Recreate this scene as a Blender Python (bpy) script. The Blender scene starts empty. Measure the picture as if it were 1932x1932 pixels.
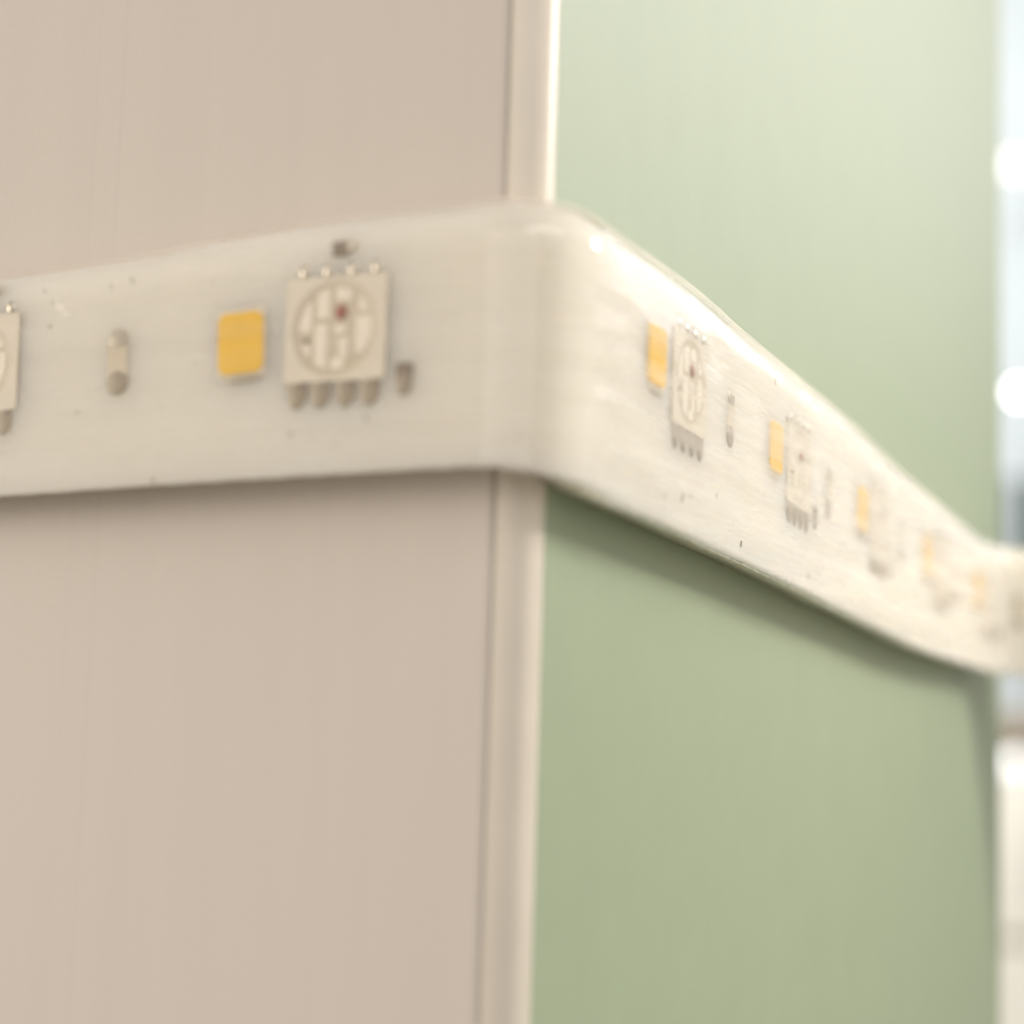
import bpy, bmesh, math, random
from mathutils import Vector, Matrix, noise

S = bpy.context.scene
COL = S.collection
MM = 0.001
R_ = math.radians
random.seed(4)

# ------------------------------------------------------------------ camera
cam_d = bpy.data.cameras.new("camera")
cam = bpy.data.objects.new("camera", cam_d)
COL.objects.link(cam)
CX, CY, CZ = 28.650, -64.163, -15.365
YAW, PITCH, ROLL, F = 0.429056, 0.122788, 0.031205, 3634.89 / 1932.0
fw = Vector((-math.sin(YAW) * math.cos(PITCH), math.cos(YAW) * math.cos(PITCH), math.sin(PITCH)))
r0 = Vector((math.cos(YAW), math.sin(YAW), 0))
u0 = r0.cross(fw)
rt = r0 * math.cos(ROLL) + u0 * math.sin(ROLL)
up = -r0 * math.sin(ROLL) + u0 * math.cos(ROLL)
m = Matrix((rt, up, -fw)).transposed().to_4x4()
m.translation = Vector((CX, CY, CZ)) * MM
cam.matrix_world = m
cam_d.sensor_width = 36.0
cam_d.lens = 36.0 * F
cam_d.clip_start = 0.005
cam_d.clip_end = 50
cam_d.dof.use_dof = True
cam_d.dof.focus_distance = 0.0875
cam_d.dof.aperture_fstop = cam_d.lens / 2.2
S.camera = cam

# ------------------------------------------------------------------ light
W = bpy.data.worlds.new("World")
S.world = W
W.use_nodes = True
W.node_tree.nodes["Background"].inputs[0].default_value = (1.0, 0.9, 0.76, 1)
W.node_tree.nodes["Background"].inputs[1].default_value = 0.26


def area(name, pos, target, size, power, color, size_y=None):
    d = bpy.data.lights.new(name, "AREA")
    d.energy = power
    d.color = color
    d.size = size
    if size_y:
        d.shape = "RECTANGLE"
        d.size_y = size_y
    o = bpy.data.objects.new(name, d)
    COL.objects.link(o)
    o.location = pos
    o.rotation_euler = (Vector(target) - Vector(pos)).to_track_quat("-Z", "Y").to_euler()
    return o


key = area("key_lamp", (0.27, 0.20, 0.175), (0, 0.042, 0.002), 0.045, 0.042, (1.0, 0.94, 0.83))
key.data.spread = R_(36)
area("far_ceiling_panel", (0.62, 0.85, 0.48), (0, 0.04, 0), 1.0, 3.1, (1.0, 0.96, 1.0), 0.46)
area("right_ceiling_panel", (0.46, -0.30, 0.50), (0, 0.0, 0), 0.50, 1.3, (1.0, 0.95, 0.93), 0.10)
area("front_fill_panel", (0.22, -0.66, 0.28), (0, 0.0, 0), 0.75, 2.0, (1.0, 0.94, 0.89), 0.50)  # unseen fill, added to brighten the bend of the strip
area("right_low_fill", (0.95, 0.10, -0.02), (0, 0.03, 0), 0.80, 2.1, (1.0, 0.95, 0.86))  # added low fill that lightens the shadow under the strip
area("left_fill_panel", (-0.92, -0.46, 0.05), (-0.01, 0, 0), 0.62, 9.7, (1.0, 0.90, 0.785))
area("room_fill_light", (-0.55, 1.3, 1.3), (-0.5, 3.0, 0.0), 0.8, 52.0, (0.97, 0.98, 1.0))  # unseen fill added to light the far wall and cabinet

S.view_settings.view_transform = "Standard"
S.view_settings.look = "None"
S.view_settings.exposure = 0.0
S.view_settings.gamma = 1.0
S.render.engine = "CYCLES"
S.cycles.use_denoising = True
S.cycles.filter_width = 1.9
S.cycles.max_bounces = 12
S.cycles.transparent_max_bounces = 16
S.cycles.caustics_reflective = False
S.cycles.caustics_refractive = False


# ------------------------------------------------------------------ materials
def mat(name, color, rough=0.5, metal=0.0, spec=0.5, coat=0.0, emit=None, estr=0.0):
    mt = bpy.data.materials.new(name)
    mt.use_nodes = True
    b = mt.node_tree.nodes["Principled BSDF"]
    b.inputs["Base Color"].default_value = (*color, 1)
    b.inputs["Roughness"].default_value = rough
    b.inputs["Metallic"].default_value = metal
    b.inputs["Specular IOR Level"].default_value = spec
    b.inputs["Coat Weight"].default_value = coat
    if emit:
        b.inputs["Emission Color"].default_value = (*emit, 1)
        b.inputs["Emission Strength"].default_value = estr
    return mt


def nd(mt, kind, **kw):
    n = mt.node_tree.nodes.new(kind)
    for k, v in kw.items():
        if k in n.inputs:
            n.inputs[k].default_value = v
        else:
            setattr(n, k, v)
    return n


def lk(mt, a, b):
    mt.node_tree.links.new(a, b)


def vary(mt, color, amount, scale, stretch=(1, 1, 1), bump=0.0, bscale=None, bdist=0.00002):
    """object-space noise in the colour, fine noise in the relief"""
    b = mt.node_tree.nodes["Principled BSDF"]
    tc = nd(mt, "ShaderNodeTexCoord")
    mp = nd(mt, "ShaderNodeMapping")
    mp.inputs["Scale"].default_value = stretch
    lk(mt, tc.outputs["Object"], mp.inputs["Vector"])
    nz = nd(mt, "ShaderNodeTexNoise", Scale=scale, Detail=6.0, Roughness=0.6)
    lk(mt, mp.outputs[0], nz.inputs["Vector"])
    cr = nd(mt, "ShaderNodeValToRGB")
    lo = [c * (1 - amount) for c in color]
    hi = [min(1, c * (1 + amount)) for c in color]
    cr.color_ramp.elements[0].position = 0.3
    cr.color_ramp.elements[1].position = 0.7
    cr.color_ramp.elements[0].color = (*lo, 1)
    cr.color_ramp.elements[1].color = (*hi, 1)
    lk(mt, nz.outputs["Fac"], cr.inputs[0])
    lk(mt, cr.outputs[0], b.inputs["Base Color"])
    if bump:
        n2 = nd(mt, "ShaderNodeTexNoise", Scale=bscale or scale * 4, Detail=4.0)
        lk(mt, tc.outputs["Object"], n2.inputs["Vector"])
        bp = nd(mt, "ShaderNodeBump", Strength=bump, Distance=bdist)
        lk(mt, n2.outputs["Fac"], bp.inputs["Height"])
        lk(mt, bp.outputs[0], b.inputs["Normal"])
    return mt


BEIGE = (0.578, 0.525, 0.472)
GREEN = (0.315, 0.385, 0.255)
M = {}


def grain(mt, amount, scale, line_x=None):
    """fine sheen grain of a coated board; optionally faint vertical print lines"""
    b = mt.node_tree.nodes["Principled BSDF"]
    src = b.inputs["Base Color"].links[0].from_socket
    tc = nd(mt, "ShaderNodeTexCoord")
    nz = nd(mt, "ShaderNodeTexNoise", Scale=scale, Detail=3.0, Roughness=0.7)
    lk(mt, tc.outputs["Object"], nz.inputs["Vector"])
    mr_ = nd(mt, "ShaderNodeMapRange")
    mr_.inputs["From Min"].default_value = 0.25
    mr_.inputs["From Max"].default_value = 0.75
    mr_.inputs["To Min"].default_value = 1 - amount
    mr_.inputs["To Max"].default_value = 1 + amount
    n3 = nd(mt, "ShaderNodeTexNoise", Scale=scale * 4.0, Detail=1.0)
    lk(mt, tc.outputs["Object"], n3.inputs["Vector"])
    av = nd(mt, "ShaderNodeMix", data_type="FLOAT")
    av.inputs[0].default_value = 0.6
    lk(mt, nz.outputs["Fac"], av.inputs[2])
    lk(mt, n3.outputs["Fac"], av.inputs[3])
    lk(mt, av.outputs[0], mr_.inputs[0])
    val = mr_.outputs[0]
    if line_x:
        sx = nd(mt, "ShaderNodeSeparateXYZ")
        lk(mt, tc.outputs["Object"], sx.inputs[0])
        for x, w_, dk in line_x:
            cmpn = nd(mt, "ShaderNodeMath", operation="COMPARE")
            cmpn.inputs[1].default_value = x * MM
            cmpn.inputs[2].default_value = w_ * MM
            lk(mt, sx.outputs["X"], cmpn.inputs[0])
            ma = nd(mt, "ShaderNodeMath", operation="MULTIPLY_ADD")
            ma.inputs[1].default_value = -dk
            ma.inputs[2].default_value = 1.0
            lk(mt, cmpn.outputs[0], ma.inputs[0])
            mu = nd(mt, "ShaderNodeMath", operation="MULTIPLY")
            lk(mt, val, mu.inputs[0])
            lk(mt, ma.outputs[0], mu.inputs[1])
            val = mu.outputs[0]
    vm = nd(mt, "ShaderNodeVectorMath", operation="SCALE")
    lk(mt, src, vm.inputs[0])
    lk(mt, val, vm.inputs["Scale"])
    lk(mt, vm.outputs[0], b.inputs["Base Color"])


M["beige"] = vary(mat("beige_laminate", BEIGE, 0.55, spec=0.35), BEIGE, 0.014, 500, (1, 1, 0.05), 0.25, 3000)
M["green"] = vary(mat("green_paint", GREEN, 0.46, spec=0.95), GREEN, 0.025, 260, (1, 1, 1), 0.2, 2500)
grain(M["beige"], 0.07, 5200, [(-19.3, 0.07, 0.03), (-20.6, 0.05, 0.025), (-15.1, 0.04, 0.015)])
grain(M["green"], 0.06, 4200)
M["bead"] = vary(mat("white_bead", (0.80, 0.75, 0.68), 0.36, spec=0.5), (0.72, 0.66, 0.57), 0.03, 300)
M["core"] = vary(mat("white_backing", (0.87, 0.80, 0.70), 0.6), (0.87, 0.80, 0.70), 0.03, 250, (1, 1, 1))
b_ = M["core"].node_tree.nodes["Principled BSDF"]
b_.inputs["Subsurface Weight"].default_value = 1.0
b_.inputs["Subsurface Radius"].default_value = (1.0, 0.9, 0.75)
b_.inputs["Subsurface Scale"].default_value = 0.0045
M["body"] = mat("led_body", (0.78, 0.72, 0.61), 0.5)
M["cavity"] = mat("led_cavity", (0.63, 0.55, 0.43), 0.45)
M["ring"] = mat("well_ring_shade", (0.65, 0.58, 0.46), 0.5)  # shade of the well's sloping wall, put into the ring colour
M["pad"] = mat("lead_frame_pad", (0.92, 0.85, 0.74), 0.4)
M["die"] = mat("red_die", (0.30, 0.075, 0.04), 0.45)
M["phosphor"] = vary(mat("yellow_phosphor", (0.92, 0.56, 0.004), 0.55, spec=0.2), (0.92, 0.56, 0.004), 0.05, 900)
M["solder"] = vary(mat("dull_solder", (0.33, 0.275, 0.20), 0.45, 0.1), (0.33, 0.275, 0.20), 0.18, 1600)
M["shiny"] = mat("shiny_solder", (0.66, 0.61, 0.52), 0.30, 0.85)
M["satin"] = vary(mat("satin_solder", (0.46, 0.42, 0.33), 0.42, 0.3), (0.46, 0.42, 0.33), 0.2, 1500)
M["chip"] = vary(mat("brown_chip", (0.19, 0.14, 0.095), 0.5), (0.19, 0.14, 0.095), 0.2, 1500)
M["resist"] = mat("resistor_body", (0.66, 0.58, 0.45), 0.5)

# clear, slightly milky silicone of the sleeve
sl = bpy.data.materials.new("milky_silicone")
sl.use_nodes = True
nt = sl.node_tree
nt.nodes.clear()
out = nd(sl, "ShaderNodeOutputMaterial")
tr = nd(sl, "ShaderNodeBsdfTransparent", Color=(0.985, 0.98, 0.965, 1))
df = nd(sl, "ShaderNodeBsdfDiffuse", Color=(0.88, 0.85, 0.80, 1))
gl = nd(sl, "ShaderNodeBsdfGlossy", Color=(1, 1, 1, 1), Roughness=0.05)
# thin film reflectance, the same from either side: 0.03 + 0.97 (1 - cos)^5
lf = nd(sl, "ShaderNodeLayerWeight", Blend=0.5)
pw = nd(sl, "ShaderNodeMath", operation="POWER")
pw.inputs[1].default_value = 5.0
lk(sl, lf.outputs["Facing"], pw.inputs[0])
fr = nd(sl, "ShaderNodeMath", operation="MULTIPLY_ADD")
fr.inputs[1].default_value = 0.5
fr.inputs[2].default_value = 0.03
lk(sl, pw.outputs[0], fr.inputs[0])
mx = nd(sl, "ShaderNodeMixShader")
mx2 = nd(sl, "ShaderNodeMixShader")
uv = nd(sl, "ShaderNodeUVMap", uv_map="strip")
# streaks along the strip, dust and small scratches
mp = nd(sl, "ShaderNodeMapping")
mp.inputs["Scale"].default_value = (0.055, 1.0, 1)
lk(sl, uv.outputs[0], mp.inputs[0])
st = nd(sl, "ShaderNodeTexNoise", Scale=1.0, Detail=4.0)
lk(sl, mp.outputs[0], st.inputs["Vector"])
mr = nd(sl, "ShaderNodeMapRange")
mr.inputs["From Min"].default_value = 0.35
mr.inputs["From Max"].default_value = 0.70
mr.inputs["To Min"].default_value = 0.06
mr.inputs["To Max"].default_value = 0.22
lk(sl, st.outputs["Fac"], mr.inputs[0])
lw = nd(sl, "ShaderNodeLayerWeight", Blend=0.5)
cs = nd(sl, "ShaderNodeMath", operation="SUBTRACT")
cs.inputs[0].default_value = 1.08
lk(sl, lw.outputs["Facing"], cs.inputs[1])
dv = nd(sl, "ShaderNodeMath", operation="DIVIDE")
lk(sl, mr.outputs[0], dv.inputs[0])
cp_ = nd(sl, "ShaderNodeMath", operation="POWER")
cp_.inputs[1].default_value = 1.1
lk(sl, cs.outputs[0], cp_.inputs[0])
lk(sl, cp_.outputs[0], dv.inputs[1])
ng = nd(sl, "ShaderNodeMath", operation="MULTIPLY")
ng.inputs[1].default_value = -1.0
lk(sl, dv.outputs[0], ng.inputs[0])
ex = nd(sl, "ShaderNodeMath", operation="EXPONENT")
lk(sl, ng.outputs[0], ex.inputs[0])
om = nd(sl, "ShaderNodeMath", operation="SUBTRACT")
om.inputs[0].default_value = 1.0
lk(sl, ex.outputs[0], om.inputs[1])
lk(sl, om.outputs[0], mx.inputs[0])
mpd = nd(sl, "ShaderNodeMapping")
mpd.inputs["Scale"].default_value = (1.0, 0.62, 1)
mpd.inputs["Rotation"].default_value = (0, 0, 0.5)
lk(sl, uv.outputs[0], mpd.inputs[0])
vo = nd(sl, "ShaderNodeTexVoronoi", Scale=0.55)
lk(sl, mpd.outputs[0], vo.inputs["Vector"])
lt = nd(sl, "ShaderNodeMath", operation="LESS_THAN")
lt.inputs[1].default_value = 0.05
lk(sl, vo.outputs["Distance"], lt.inputs[0])
dm = nd(sl, "ShaderNodeMix", data_type="RGBA")
dm.inputs[6].default_value = (0.88, 0.83, 0.75, 1)
dm.inputs[7].default_value = (0.25, 0.20, 0.14, 1)
lk(sl, lt.outputs[0], dm.inputs[0])
lk(sl, dm.outputs[2], df.inputs["Color"])
bn = nd(sl, "ShaderNodeTexNoise", Scale=1.0, Detail=5.0)
mpb = nd(sl, "ShaderNodeMapping")
mpb.inputs["Scale"].default_value = (0.5, 1.2, 1)
lk(sl, uv.outputs[0], mpb.inputs[0])
lk(sl, mpb.outputs[0], bn.inputs["Vector"])
bp = nd(sl, "ShaderNodeBump", Strength=0.2, Distance=0.0001)
lk(sl, bn.outputs["Fac"], bp.inputs["Height"])
lk(sl, bp.outputs[0], gl.inputs["Normal"])
lk(sl, bp.outputs[0], lf.inputs["Normal"])
lk(sl, tr.outputs[0], mx.inputs[1])
lk(sl, df.outputs[0], mx.inputs[2])
lk(sl, fr.outputs[0], mx2.inputs[0])
lk(sl, mx.outputs[0], mx2.inputs[1])
lk(sl, gl.outputs[0], mx2.inputs[2])
lk(sl, mx2.outputs[0], out.inputs[0])
M["sleeve"] = sl


# ------------------------------------------------------------------ helpers
def link(name, me, parent=None, mt=None):
    o = bpy.data.objects.new(name, me)
    COL.objects.link(o)
    if parent:
        o.parent = parent
    if mt is not None and me is not None and not me.materials:
        me.materials.append(mt)
    return o


def from_bm(name, bm, smooth=False):
    me = bpy.data.meshes.new(name)
    bm.normal_update()
    bm.to_mesh(me)
    bm.free()
    if smooth:
        for p in me.polygons:
            p.use_smooth = True
    return me


def empty(name, loc, label, cat, group=None):
    o = bpy.data.objects.new(name, None)
    COL.objects.link(o)
    o.empty_display_size = 0.005
    o.location = loc
    o["label"] = label
    o["category"] = cat
    if group:
        o["group"] = group
    return o


def box_bm(bm, x0, x1, y0, y1, z0, z1, bevel=0.0, seg=2):
    v = [bm.verts.new((x, y, z)) for x in (x0, x1) for y in (y0, y1) for z in (z0, z1)]
    fs = [(0, 1, 3, 2), (4, 6, 7, 5), (0, 4, 5, 1), (2, 3, 7, 6), (0, 2, 6, 4), (1, 5, 7, 3)]
    faces = [bm.faces.new([v[i] for i in f]) for f in fs]
    if bevel:
        es = list({e for f in faces for e in f.edges})
        bmesh.ops.bevel(bm, geom=es, offset=bevel, segments=seg, affect="EDGES", profile=0.5)
    return bm


def blob_bm(cx, cy, cz, rx, ry, rz, seg=14, rings=8):
    bm = bmesh.new()
    bmesh.ops.create_uvsphere(bm, u_segments=seg, v_segments=rings, radius=1.0)
    for v in bm.verts:
        v.co = Vector((cx + v.co.x * rx, cy + v.co.y * ry, cz + v.co.z * rz))
    return bm


# ------------------------------------------------------------------ strip path (millimetres)
RB, T = 1.45, 2.6
L = (RB + 1.3) * math.pi / 2
YB, RC, BEND = 79.0, 9.0, R_(48)
SB = YB - RB + L                      # where the free far end starts to curl away
LB = (RC - 1.3) * BEND


def path(s, n):
    """plan position and outward normal at arc length s, height n above the wall"""
    if s < 0:
        return (-RB + s, -n), (0.0, -1.0)
    if s <= L:
        a = s / L * math.pi / 2
        nx, ny = math.sin(a), -math.cos(a)
        return (-RB + (RB + n) * nx, RB + (RB + n) * ny), (nx, ny)
    if s <= SB:
        return (n, RB + s - L), (1.0, 0.0)
    a = min((s - SB) / LB, 1.0) * BEND
    nx, ny = math.cos(a), -math.sin(a)
    x, y = RC - (RC - n) * nx, YB - (RC - n) * ny
    if s > SB + LB:
        k = s - SB - LB
        x += k * math.sin(a)
        y += k * math.cos(a)
    return (x, y), (nx, ny)


def curve(pts):
    xs = [p[0] for p in pts]
    ys = [p[1] for p in pts]
    n = len(xs)
    d = [(ys[i + 1] - ys[i]) / (xs[i + 1] - xs[i]) for i in range(n - 1)]
    t = [d[0]] + [0 if d[i - 1] * d[i] <= 0 else 2 * d[i - 1] * d[i] / (d[i - 1] + d[i]) for i in range(1, n - 1)] + [d[-1]]

    def f(x):
        if x <= xs[0]:
            return ys[0] + t[0] * (x - xs[0])
        if x >= xs[-1]:
            return ys[-1] + t[-1] * (x - xs[-1])
        i = max(j for j in range(n - 1) if xs[j] <= x)
        h = xs[i + 1] - xs[i]
        u = (x - xs[i]) / h
        return (ys[i] * (1 + 2 * u) * (1 - u) ** 2 + t[i] * h * u * (1 - u) ** 2 + ys[i + 1] * u * u * (3 - 2 * u) + t[i + 1] * h * u * u * (u - 1))
    return f


zbot = curve([(-80, -6.6), (-20.8, -5.83), (-13.1, -5.61), (-5.1, -5.43), (0.1, -5.34), (2.2, -5.55), (5.35, -6.10), (10, -6.27), (16.6, -6.54),
              (24.4, -6.86), (40.5, -7.68), (51, -8.19), (58.2, -8.55), (75.2, -8.75), (86, -8.75), (150, -9.3)])
ztop = curve([(-80, 3.0), (-22.7, 3.84), (-19.9, 3.95), (-17.3, 4.10), (-14.7, 4.28), (-11, 4.60), (-7.4, 4.87), (-5, 4.98), (-2.8, 5.03), (-0.5, 5.04), (2.5, 5.06),
              (5.5, 5.07), (9.3, 5.09), (14.2, 5.08), (18.4, 4.92), (20.5, 4.76), (26.8, 4.44), (33.9, 4.14), (38.8, 3.94), (44.2, 3.58), (51.6, 2.93), (64.2, 2.12), (79.4, 1.3), (90, 1.1), (150, 0.7)])
ridge = curve([(-40, 2.4), (-22, 2.5), (-18.9, 2.5), (-17.7, 1.55), (-16.6, 1.22), (-13.6, 1.2), (-9.5, 1.75), (-7.7, 2.3), (-4.5, 2.9), (0, 3.1), (6, 2.7)])


def frange(a, b, st):
    n = max(1, round((b - a) / st))
    return [a + (b - a) * i / n for i in range(n)]


def sweep(name, profile, s_list, f0=0.0, f1=1.0, wob=None, smooth=True):
    """profile: closed list of (n, w) where w runs 0..1 from the lower to the upper edge"""
    verts, faces, uvs = [], [], []
    k = len(profile)
    for s in s_list:
        zb, zt = zbot(s), ztop(s)
        h = zt - zb
        for (n, w) in profile:
            z = zb + h * (f0 + (f1 - f0) * w)
            if wob:
                n, z = wob(s, n, w, z)
            (x, y), _ = path(s, n)
            verts.append((x * MM, y * MM, z * MM))
            uvs.append((s, z))
    for i in range(len(s_list) - 1):
        for j in range(k):
            a, b = i * k + j, i * k + (j + 1) % k
            faces.append((a, a + k, b + k, b))
    faces.append(tuple(range(k)))
    faces.append(tuple(reversed(range((len(s_list) - 1) * k, len(s_list) * k))))
    me = bpy.data.meshes.new(name)
    me.from_pydata(verts, [], faces)
    lay = me.uv_layers.new(name="strip")
    for lp in me.loops:
        lay.data[lp.index].uv = uvs[lp.vertex_index]
    for p in me.polygons:
        p.use_smooth = smooth
    me.update()
    return me


# ------------------------------------------------------------------ the partition
WALL_X0, WALL_Y1, WALL_Z = -190.0, 94.4, 190.0
wall = empty("partition", (0, 0, -WALL_Z * MM), "partition end with a beige front, a sage green side and a white rounded corner bead", "partition")


def wpart(name, me, mt):
    o = link(name, me, wall, mt)
    o.location = (0, 0, WALL_Z * MM)
    return o


RW = 1.45
bm = bmesh.new()
box_bm(bm, WALL_X0 * MM, -RW * MM, 0, 4 * MM, -WALL_Z * MM, WALL_Z * MM, 0.20 * MM, 3)
wpart("front_panel", from_bm("front_panel", bm), M["beige"])
bm = bmesh.new()
box_bm(bm, -4 * MM, 0, (RW + 0.05) * MM, WALL_Y1 * MM, -WALL_Z * MM, WALL_Z * MM, 0.12 * MM, 2)
wpart("side_panel", from_bm("side_panel", bm), M["green"])
# quarter round bead between the two panels
bm = bmesh.new()
prof = [(-RW, 3.6), (-RW, 0.0)]
prof = []
N = 20
for i in range(N + 1):
    a = i / N * math.pi / 2
    prof.append((-RW + RW * math.sin(a), RW - RW * math.cos(a)))
prof = [(-RW, 3.5)] + prof + [(-3.5, RW), (-3.5, 3.5)]
RB2 = RW - 0.13
prof = [(-RW + RW * math.sin(i / N * math.pi / 2), RW - RB2 * math.cos(i / N * math.pi / 2)) for i in range(N + 1)] + [(-RW, RW)]
lo = [bm.verts.new((x * MM, y * MM, -WALL_Z * MM)) for x, y in prof]
hi = [bm.verts.new((x * MM, y * MM, WALL_Z * MM)) for x, y in prof]
for i in range(len(prof)):
    j = (i + 1) % len(prof)
    f = bm.faces.new((lo[i], lo[j], hi[j], hi[i]))
    f.smooth = i < N
bm.faces.new(list(reversed(lo)))
bm.faces.new(hi)
wpart("corner_bead", from_bm("corner_bead", bm), M["bead"])
# the panels' dark carcass behind
bm = bmesh.new()
box_bm(bm, (WALL_X0 + 3) * MM, -4.3 * MM, 4.3 * MM, (WALL_Y1 - 1) * MM, -WALL_Z * MM, WALL_Z * MM)
wpart("carcass", from_bm("carcass", bm), M["bead"])

# ------------------------------------------------------------------ the light strip
strip = empty("led_strip", (0, 0, 0), "milky silicone LED strip wrapped round the corner of the partition", "light strip")
S0, S1 = -70.0, 150.0
s_list = frange(S0, -24, 1.5) + frange(-24, -2, 0.25) + frange(-2, 8, 0.12) + frange(8, 60, 0.25) + frange(60, 100, 0.6) + frange(100, S1, 2.0) + [S1]


def outline(t, rtop, rbot, n0=0.01, h=9.6, m1=26, m2=12):
    """rounded section: lower edge crisp, upper edge a wide round"""
    p = [(n0, 0.44 / h), (t * 0.5, 0.22 / h)]
    for i in range(6):
        a = i / 5 * math.pi / 2
        p.append((t - rbot + rbot * math.sin(a), (rbot - rbot * math.cos(a)) / h))
    for i in range(1, m1):
        p.append((t, (rbot + (h - rbot - rtop) * i / m1) / h))
    for i in range(m2 + 1):
        a = i / m2 * math.pi / 2
        p.append((t - rtop + rtop * math.cos(a), (h - rtop + rtop * math.sin(a)) / h))
    p.append((n0, 1.0))
    return p


def wobble(s, n, w, z):
    g = 0.0
    front = max(0.0, min(1.0, (n - 1.2) / 1.0))
    g += 0.05 * noise.noise((s * 0.22, z * 0.5, 3.1))
    # ripples pressed into the sleeve where it is bent round the corner
    bend = math.exp(-((s - 1.0) / 5.0) ** 2)
    g += bend * 0.022 * math.sin(z * 4.2 + 1.5 * noise.noise((s * 0.3, 0, 7))) * (0.6 + noise.noise((s * 0.4, z * 0.8, 1)))
    # raised ridge that runs along the left length
    if s < 6:
        g += 0.08 * math.exp(-((z - ridge(s)) / 0.28) ** 2) * max(0, min(1, (6 - s) / 6))
    # a crease where the sleeve has been stretched, right of the corner
    if s > 4:
        zr = ztop(s) - 1.35 + 0.25 * noise.noise((s * 0.5, 2, 2))
        g += 0.06 * math.exp(-((z - zr) / 0.22) ** 2) * min(1, (s - 4) / 3)
    n2 = n + g * front
    # nicked lower edge
    if w < 0.06:
        z += 0.05 * noise.noise((s * 1.7, 5, 9)) + 0.035 * noise.noise((s * 6.0, 1, 4))
    return n2, z


def nick(s, n, w, z):
    if w < 0.06:
        z += 0.05 * noise.noise((s * 1.7, 5, 9)) + 0.035 * noise.noise((s * 6.0, 1, 4))
    return n, z


link("sleeve", sweep("sleeve", outline(T, 1.9, 0.14), s_list, wob=wobble), strip, M["sleeve"])
TC = 2.0
link("backing", sweep("backing", outline(TC, 1.45, 0.08, 0.03, 9.2, 10, 8), s_list, 0.010, 0.985, wob=nick), strip, M["core"])


# components: local axes a = along the strip, b = up, c = outward; origin on the wall line
def frame(s, z):
    (x, y), (nx, ny) = path(s, 0.0)
    slope = ((zbot(s + 2) + ztop(s + 2)) - (zbot(s - 2) + ztop(s - 2))) / 8.0
    if -6 < s < 9:
        slope = 0.0 if s < 2 else -0.03
    nrm = Vector((nx, ny, 0))
    tan = Vector((-ny, nx, 0))
    a = (tan + Vector((0, 0, slope))).normalized()
    b = nrm.cross(a).normalized()
    mt = Matrix((a, b, nrm)).transposed().to_4x4()
    mt.translation = Vector((x, y, z)) * MM
    return mt


def place(proto, s, z):
    """proto: (name, mesh, [(name, mesh, offset), ...]) - linked copies sharing mesh data"""
    name, me, kids = proto
    o = link(name, me, strip)
    o.matrix_local = frame(s, z)
    for kn, km, off in kids:
        c = link(kn, km, o)
        c.location = Vector(off) * MM
    return o


def meshed(name, bm, mt, smooth=False, scale=True):
    if scale:
        for v in bm.verts:
            v.co *= MM
    me = from_bm(name, bm, smooth)
    me.materials.append(mt)
    return me


def clip_poly(poly, r, k=36):
    for i in range(k):
        a = 2 * math.pi * i / k
        nx, ny = math.cos(a), math.sin(a)
        res = []
        for j in range(len(poly)):
            p, q = poly[j], poly[(j + 1) % len(poly)]
            dp, dq = p[0] * nx + p[1] * ny - r, q[0] * nx + q[1] * ny - r
            if dp <= 0:
                res.append(p)
            if (dp < 0) != (dq < 0) and dp != dq:
                t = dp / (dp - dq)
                res.append((p[0] + t * (q[0] - p[0]), p[1] + t * (q[1] - p[1])))
        poly = res
        if len(poly) < 3:
            return []
    return poly


# --- white LED (yellow phosphor window in a pale case)
WT = 2.07
bm = box_bm(bmesh.new(), -1.10, 1.12, -1.34, 1.34, 1.2, WT - 0.03, 0.06)
wl_body = meshed("white_led", bm, M["body"])
bm = bmesh.new()
pp = []
for cx, cy, a0 in ((0.62, 0.82, 0), (-0.62, 0.82, 90), (-0.62, -0.82, 180), (0.62, -0.82, 270)):
    for i in range(6):
        a = R_(a0 + i * 18)
        pp.append((cx + 0.38 * math.cos(a), cy + 0.38 * math.sin(a)))
lo = [bm.verts.new((x, y, WT - 0.2)) for x, y in pp]
hi = [bm.verts.new((x, y, WT + 0.05)) for x, y in pp]
for i in range(len(pp)):
    bm.faces.new((lo[i], lo[(i + 1) % len(pp)], hi[(i + 1) % len(pp)], hi[i]))
bm.faces.new(hi)
wl_ph = meshed("phosphor", bm, M["phosphor"])
wl_leg = meshed("solder_leg", blob_bm(0, 0, 0, 0.90, 0.17, 0.10), M["satin"], True)
WHITE = ("white_led", wl_body, [("phosphor", wl_ph, (0, 0, 0)), ("solder_leg", wl_leg, (0.1, -1.42, 1.97))])

# --- colour LED: square case with a round well, lead frame plates, die, eight solder legs
CT = 2.085
HW, HH, WR = 2.18, 2.03, 1.88
bm = bmesh.new()
K = 64
ring_sq, ring_c, ring_f, ring_b = [], [], [], []
for i in range(K):
    a = 2 * math.pi * (i + 0.5) / K
    c, s_ = math.cos(a), math.sin(a)
    t = 1.0 / max(abs(c) / HW, abs(s_) / HH)
    ring_sq.append(bm.verts.new((c * t, s_ * t, CT)))
    ring_b.append(bm.verts.new((c * t * 1.02, s_ * t * 1.02, 1.2)))
    ring_c.append(bm.verts.new((c * WR, s_ * WR, CT)))
    ring_f.append(bm.verts.new((c * 1.68, s_ * 1.68, CT - 0.075)))
for i in range(K):
    j = (i + 1) % K
    bm.faces.new((ring_sq[i], ring_sq[j], ring_c[j], ring_c[i]))
    f = bm.faces.new((ring_c[i], ring_c[j], ring_f[j], ring_f[i]))
    f.smooth = True
    bm.faces.new((ring_b[i], ring_b[j], ring_sq[j], ring_sq[i]))
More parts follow.
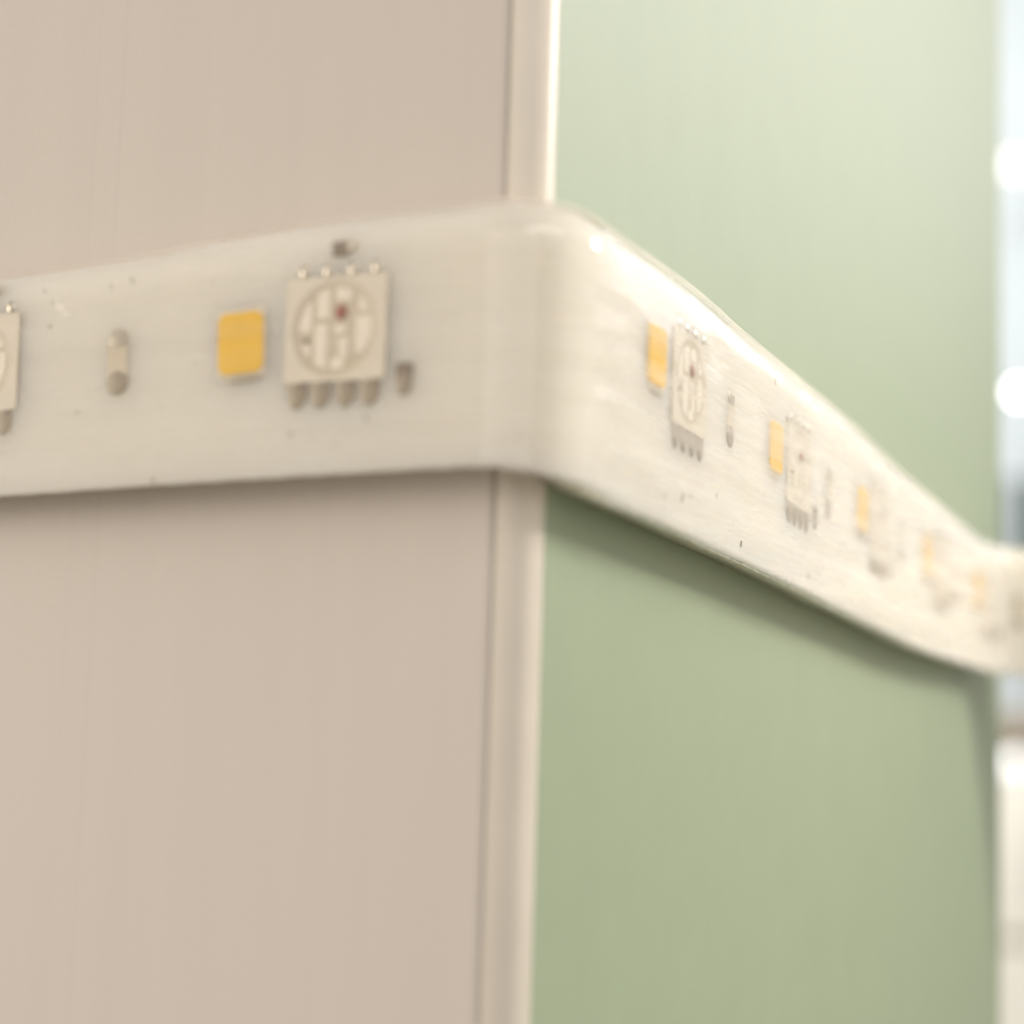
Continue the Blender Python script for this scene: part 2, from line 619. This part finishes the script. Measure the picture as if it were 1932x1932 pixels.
cl_body = meshed("colour_led", bm, M["body"])
bm = bmesh.new()
vs = [bm.verts.new((1.69 * math.cos(2 * math.pi * i / 40), 1.69 * math.sin(2 * math.pi * i / 40), CT - 0.065)) for i in range(40)]
bm.faces.new(vs)
cl_ring_bm = bmesh.new()
ra = [cl_ring_bm.verts.new((1.89 * math.cos(2 * math.pi * i / 48), 1.89 * math.sin(2 * math.pi * i / 48), CT + 0.004)) for i in range(48)]
rb = [cl_ring_bm.verts.new((1.62 * math.cos(2 * math.pi * i / 48), 1.62 * math.sin(2 * math.pi * i / 48) - 0.05, CT - 0.05)) for i in range(48)]
for i in range(48):
    cl_ring_bm.faces.new((ra[i], ra[(i + 1) % 48], rb[(i + 1) % 48], rb[i]))
cl_ring = meshed("well_ring", cl_ring_bm, M["ring"])
cl_floor = meshed("well_floor", bm, M["cavity"])


def pad(x0, x1, y0, y1):
    f = lambda x: (x - 500) / 365 * 1.60
    g = lambda y: -(y - 1010) / 400 * 1.60
    poly = clip_poly([(f(x0), g(y1)), (f(x1), g(y1)), (f(x1), g(y0)), (f(x0), g(y0))], 1.57)
    b = bmesh.new()
    lo = [b.verts.new((x, y, CT - 0.06)) for x, y in poly]
    hi = [b.verts.new((x, y, CT - 0.035)) for x, y in poly]
    for i in range(len(poly)):
        j = (i + 1) % len(poly)
        b.faces.new((lo[i], lo[j], hi[j], hi[i]))
    b.faces.new(hi)
    return meshed("lead_frame", b, M["pad"])


pads = [pad(*q) for q in ((140, 265, 740, 1030), (140, 255, 1160, 1330), (312, 440, 600, 905), (300, 425, 965, 1420), (498, 655, 590, 745), (488, 600, 985, 1060),
                          (545, 630, 1110, 1290), (465, 600, 1292, 1420), (722, 840, 660, 855), (705, 870, 905, 1260))]
die = meshed("die", blob_bm(0, 0, 0, 0.27, 0.29, 0.05), M["die"], True)
die2 = meshed("die", blob_bm(0, 0, 0, 0.13, 0.11, 0.03), M["chip"], True)
leg_low = meshed("solder_leg", blob_bm(0, 0, 0, 0.46, 0.76, 0.12), M["solder"], True)
leg_foot = meshed("solder_toe", blob_bm(0, 0, 0, 0.17, 0.20, 0.10), M["chip"], True)
leg_top = meshed("solder_ball", blob_bm(0, 0, 0, 0.22, 0.28, 0.12), M["shiny"], True)
kids = [("well_floor", cl_floor, (0, 0, 0)), ("well_ring", cl_ring, (0, 0, 0))] + [("lead_frame", p, (0, 0, 0)) for p in pads]
kids += [("die", die, (0.22, 0.60, CT - 0.035)), ("die", die2, (-1.25, -0.42, CT - 0.035))]
for i, x in enumerate((-1.55, -0.52, 0.55, 1.58)):
    kids.append(("solder_leg", leg_low, (x - 0.02, -2.34, 1.975)))
    kids.append(("solder_toe", leg_foot, (x + 0.16, -2.12, 2.0)))
    kids.append(("solder_ball", leg_top, (x + 0.08, 2.28, 1.95)))
COLOUR = ("colour_led", cl_body, kids)

# --- resistor: pale body, a solder mound at each end
bm = box_bm(bmesh.new(), -0.48, 0.48, -0.62, 0.62, 1.6, 2.03, 0.06)
rs_body = meshed("resistor", bm, M["resist"])
rs_up = meshed("solder_mound", blob_bm(0, 0, 0, 0.56, 0.44, 0.10), M["satin"], True)
rs_lo = meshed("solder_mound", blob_bm(0, 0, 0, 0.58, 0.58, 0.12), M["solder"], True)
RESISTOR = ("resistor", rs_body, [("solder_mound", rs_up, (0.02, 0.86, 1.97)), ("solder_mound", rs_lo, (0, -0.86, 1.96))])
# --- capacitor, small dark block with pale ends
bm = box_bm(bmesh.new(), -0.36, 0.36, -0.30, 0.30, 1.6, 2.08, 0.06)
cp_body = meshed("capacitor", bm, M["chip"])
cp_end = meshed("solder_mound", blob_bm(0, 0, 0, 0.36, 0.48, 0.18), M["solder"], True)
CAP = ("capacitor", cp_body, [("solder_mound", cp_end, (0, -0.48, 1.97))])
bm = box_bm(bmesh.new(), -0.38, 0.32, -0.30, 0.30, 1.6, 2.09, 0.06)
cq_body = meshed("capacitor", bm, M["chip"])
cq_end = meshed("solder_mound", blob_bm(0, 0, 0, 0.18, 0.24, 0.16), M["shiny"], True)
CAP_UP = ("capacitor", cq_body, [("solder_mound", cq_end, (0.42, 0.05, 2.0))])

# left length
for ds in (0.0, -16.67, -33.3):
    dz = 0.055 * ds / 1.0 * 0.5
    place(COLOUR, -5.90 + ds - (0.4 if ds else 0), 0.24 + dz)
    place(RESISTOR, -15.84 + ds, -0.45 + dz)
    place(WHITE, -10.06 + ds, -0.08 + dz)
    if not ds:
        place(CAP, -2.90, -1.55)
    place(CAP_UP, -5.78 + ds, 3.32 + dz)
# right length
yz = [(10.40, 0.56), (27.07, -0.58), (43.78, -1.47), (60.5, -2.25), (76.9, -3.05)]
for i, (s, z) in enumerate(yz):
    place(WHITE, s, z)
    sl_ = -0.055
    place(COLOUR, s + 4.15, z - 0.36)
    place(RESISTOR, s + 9.8, z - 0.80 - 0.03)
    if i:
        place(CAP, s + 7.2, z - 2.2)

# dust and short fibres caught on the sleeve
M["dust"] = mat("dust", (0.20, 0.16, 0.11), 0.8)
bm = bmesh.new()


def fleck(s, z, ln, ang, w=0.035):
    mt = frame(s, z)
    n = T + 0.02
    zz = (z - zbot(s)) / (ztop(s) - zbot(s))
    if zz > 0.82:
        n -= 0.5 * ((zz - 0.82) / 0.18) ** 2
    ca, sa = math.cos(R_(ang)), math.sin(R_(ang))
    ring = []
    for i in range(6):
        t = i / 5 - 0.5
        a_, b_ = ln * t * ca + 0.1 * ln * math.sin(3 * t) * sa, ln * t * sa * 0.8
        r = w * (1 - 1.6 * t * t)
        ring.append([bm.verts.new(mt @ (Vector((a_ + r * math.cos(q) * sa, b_ - r * math.cos(q) * ca, n + r * math.sin(q))) * MM)) for q in (0, 1.57, 3.14, 4.71)])
    for i in range(5):
        for q in range(4):
            bm.faces.new((ring[i][q], ring[i][(q + 1) % 4], ring[i + 1][(q + 1) % 4], ring[i + 1][q]))
    bm.faces.new(ring[0])
    bm.faces.new(list(reversed(ring[-1])))


for f in ((-14.9, 2.62, 0.42, 120, 0.03), (-15.9, 2.44, 0.4, 118, 0.02), (-19.2, 2.5, 0.3, 135, 0.025), (-18.7, 2.0, 0.2, 60, 0.03), (-18.8, 1.0, 0.12, 0, 0.05),
          (-7.3, -3.85, 0.2, 110, 0.05), (-4.1, -3.4, 0.12, 0, 0.07), (-13.4, -5.45, 0.3, 100, 0.04), (-17.2, -2.6, 0.12, 0, 0.04),
          (10.1, -5.2, 0.4, 75, 0.02), (12.2, -5.0, 0.5, 80, 0.035), (13.2, -4.8, 0.3, 80, 0.016), (16.6, -4.3, 0.3, 80, 0.022), (26.9, 0.8, 0.35, 95, 0.018),
          (25.0, 2.2, 0.4, 95, 0.016), (20.1, -6.0, 0.4, 95, 0.03), (31.0, -6.4, 0.4, 85, 0.02)):
    fleck(*f)
for i in range(20):
    s_ = random.uniform(-21, 12)
    fleck(s_, random.uniform(zbot(s_) + 0.3, ztop(s_) - 1.6), random.uniform(0.06, 0.16), random.uniform(0, 180), random.uniform(0.012, 0.026))
dust = link("dust_fibres", from_bm("dust_fibres", bm), strip, M["dust"])
dust["kind"] = "stuff"

# ------------------------------------------------------------------ the room beyond, far out of focus
M["far_wall"] = vary(mat("far_wall_paint", (0.62, 0.67, 0.68), 0.8), (0.62, 0.67, 0.68), 0.06, 3)
M["lamp_glow"] = mat("lamp_glow", (0.9, 0.9, 0.9), 0.4, emit=(1, 1, 0.98), estr=11.0)
M["dim_glow"] = mat("dim_glow", (0.9, 0.9, 0.9), 0.4, emit=(1, 1, 0.97), estr=1.4)
M["lamp_rim"] = mat("lamp_rim", (0.7, 0.7, 0.7), 0.3, 0.6)
M["cab_dark"] = vary(mat("dark_cabinet", (0.10, 0.125, 0.115), 0.5), (0.10, 0.125, 0.115), 0.1, 8)
M["cab_white"] = vary(mat("white_cabinet", (0.80, 0.76, 0.66), 0.4), (0.80, 0.76, 0.66), 0.03, 8)
M["brown"] = mat("brown_edge", (0.30, 0.25, 0.18), 0.5)

YW = 3.2
bm = bmesh.new()
box_bm(bm, -2.6, 1.2, YW, YW + 0.1, -1.3, 1.9)
fwall = link("far_wall", from_bm("far_wall", bm), None, M["far_wall"])
fwall["kind"] = "structure"


def at(px, py, y):
    """world point on the plane Y = y along the sight line of a pixel of the 1932 px photograph"""
    d = fw * (F * 1932) + rt * (px - 966) + up * (966 - py)
    o = Vector((CX, CY, CZ)) * MM
    return o + d * ((y - o.y) / d.y)


def round_lamp(px, py, y, r, label, glow="lamp_glow"):
    p = at(px, py, y)
    e = empty("round_lamp", p, label, "lamp", "round white lamps in the room beyond")
    b = bmesh.new()
    bmesh.ops.create_cone(b, cap_ends=True, segments=32, radius1=r * 1.12, radius2=r * 1.2, depth=0.05)
    bmesh.ops.rotate(b, verts=b.verts, matrix=Matrix.Rotation(R_(90), 3, "X"))
    bmesh.ops.translate(b, verts=b.verts, vec=(0, 0.035, 0))
    link("rim", from_bm("rim", b), e, M["lamp_rim"])
    b = bmesh.new()
    bmesh.ops.create_uvsphere(b, u_segments=24, v_segments=12, radius=r)
    for v in b.verts:
        v.co.y *= 0.35
    link("diffuser", from_bm("diffuser", b, True), e, M[glow])


round_lamp(1912, 312, 3.0, 0.012, "dimmer upper white lamp seen past the edge of the green side", "dim_glow")
round_lamp(1922, 740, 3.0, 0.007, "brightest round white lamp seen past the edge of the green side")
round_lamp(1912, 1440, 2.4, 0.012, "lowest white lamp in front of the cream cabinet beyond the strip", "dim_glow")

p = at(1935, 1010, 2.9)
e = empty("wall_cupboard", (p.x, 2.9, p.z - 0.06), "dark grey cupboard hung beyond the far end of the strip", "cupboard")
bm = box_bm(bmesh.new(), -0.03, 0.7, 0.0, 0.28, 0.0, 0.15, 0.006)
link("carcass", from_bm("carcass", bm), e, M["cab_dark"])
bm = box_bm(bmesh.new(), -0.026, 0.33, -0.022, -0.002, 0.004, 0.146, 0.003)
link("door", from_bm("door", bm), e, M["cab_dark"])
bm = box_bm(bmesh.new(), 0.336, 0.696, -0.022, -0.002, 0.004, 0.146, 0.003)
link("door", from_bm("door", bm), e, M["cab_dark"])

p = at(1905, 1360, 2.6)
e = empty("base_cabinet", (p.x, 2.6, -1.0), "cream white cabinet with a brown worktop beyond the green side", "cabinet")
hz = p.z + 1.0
bm = box_bm(bmesh.new(), -0.3, 0.8, 0.0, 0.5, 0.0, hz - 0.03, 0.004)
link("carcass", from_bm("carcass", bm), e, M["cab_white"])
bm = box_bm(bmesh.new(), -0.32, 0.82, -0.03, 0.5, hz - 0.028, hz + 0.012, 0.004)
link("worktop", from_bm("worktop", bm), e, M["brown"])
bm = box_bm(bmesh.new(), -0.29, 0.79, -0.02, -0.002, 0.05, hz - 0.30, 0.004)
link("door", from_bm("door", bm), e, M["cab_white"])
bm = box_bm(bmesh.new(), -0.29, 0.79, -0.02, -0.002, hz - 0.285, hz - 0.05, 0.004)
link("drawer", from_bm("drawer", bm), e, M["cab_white"])
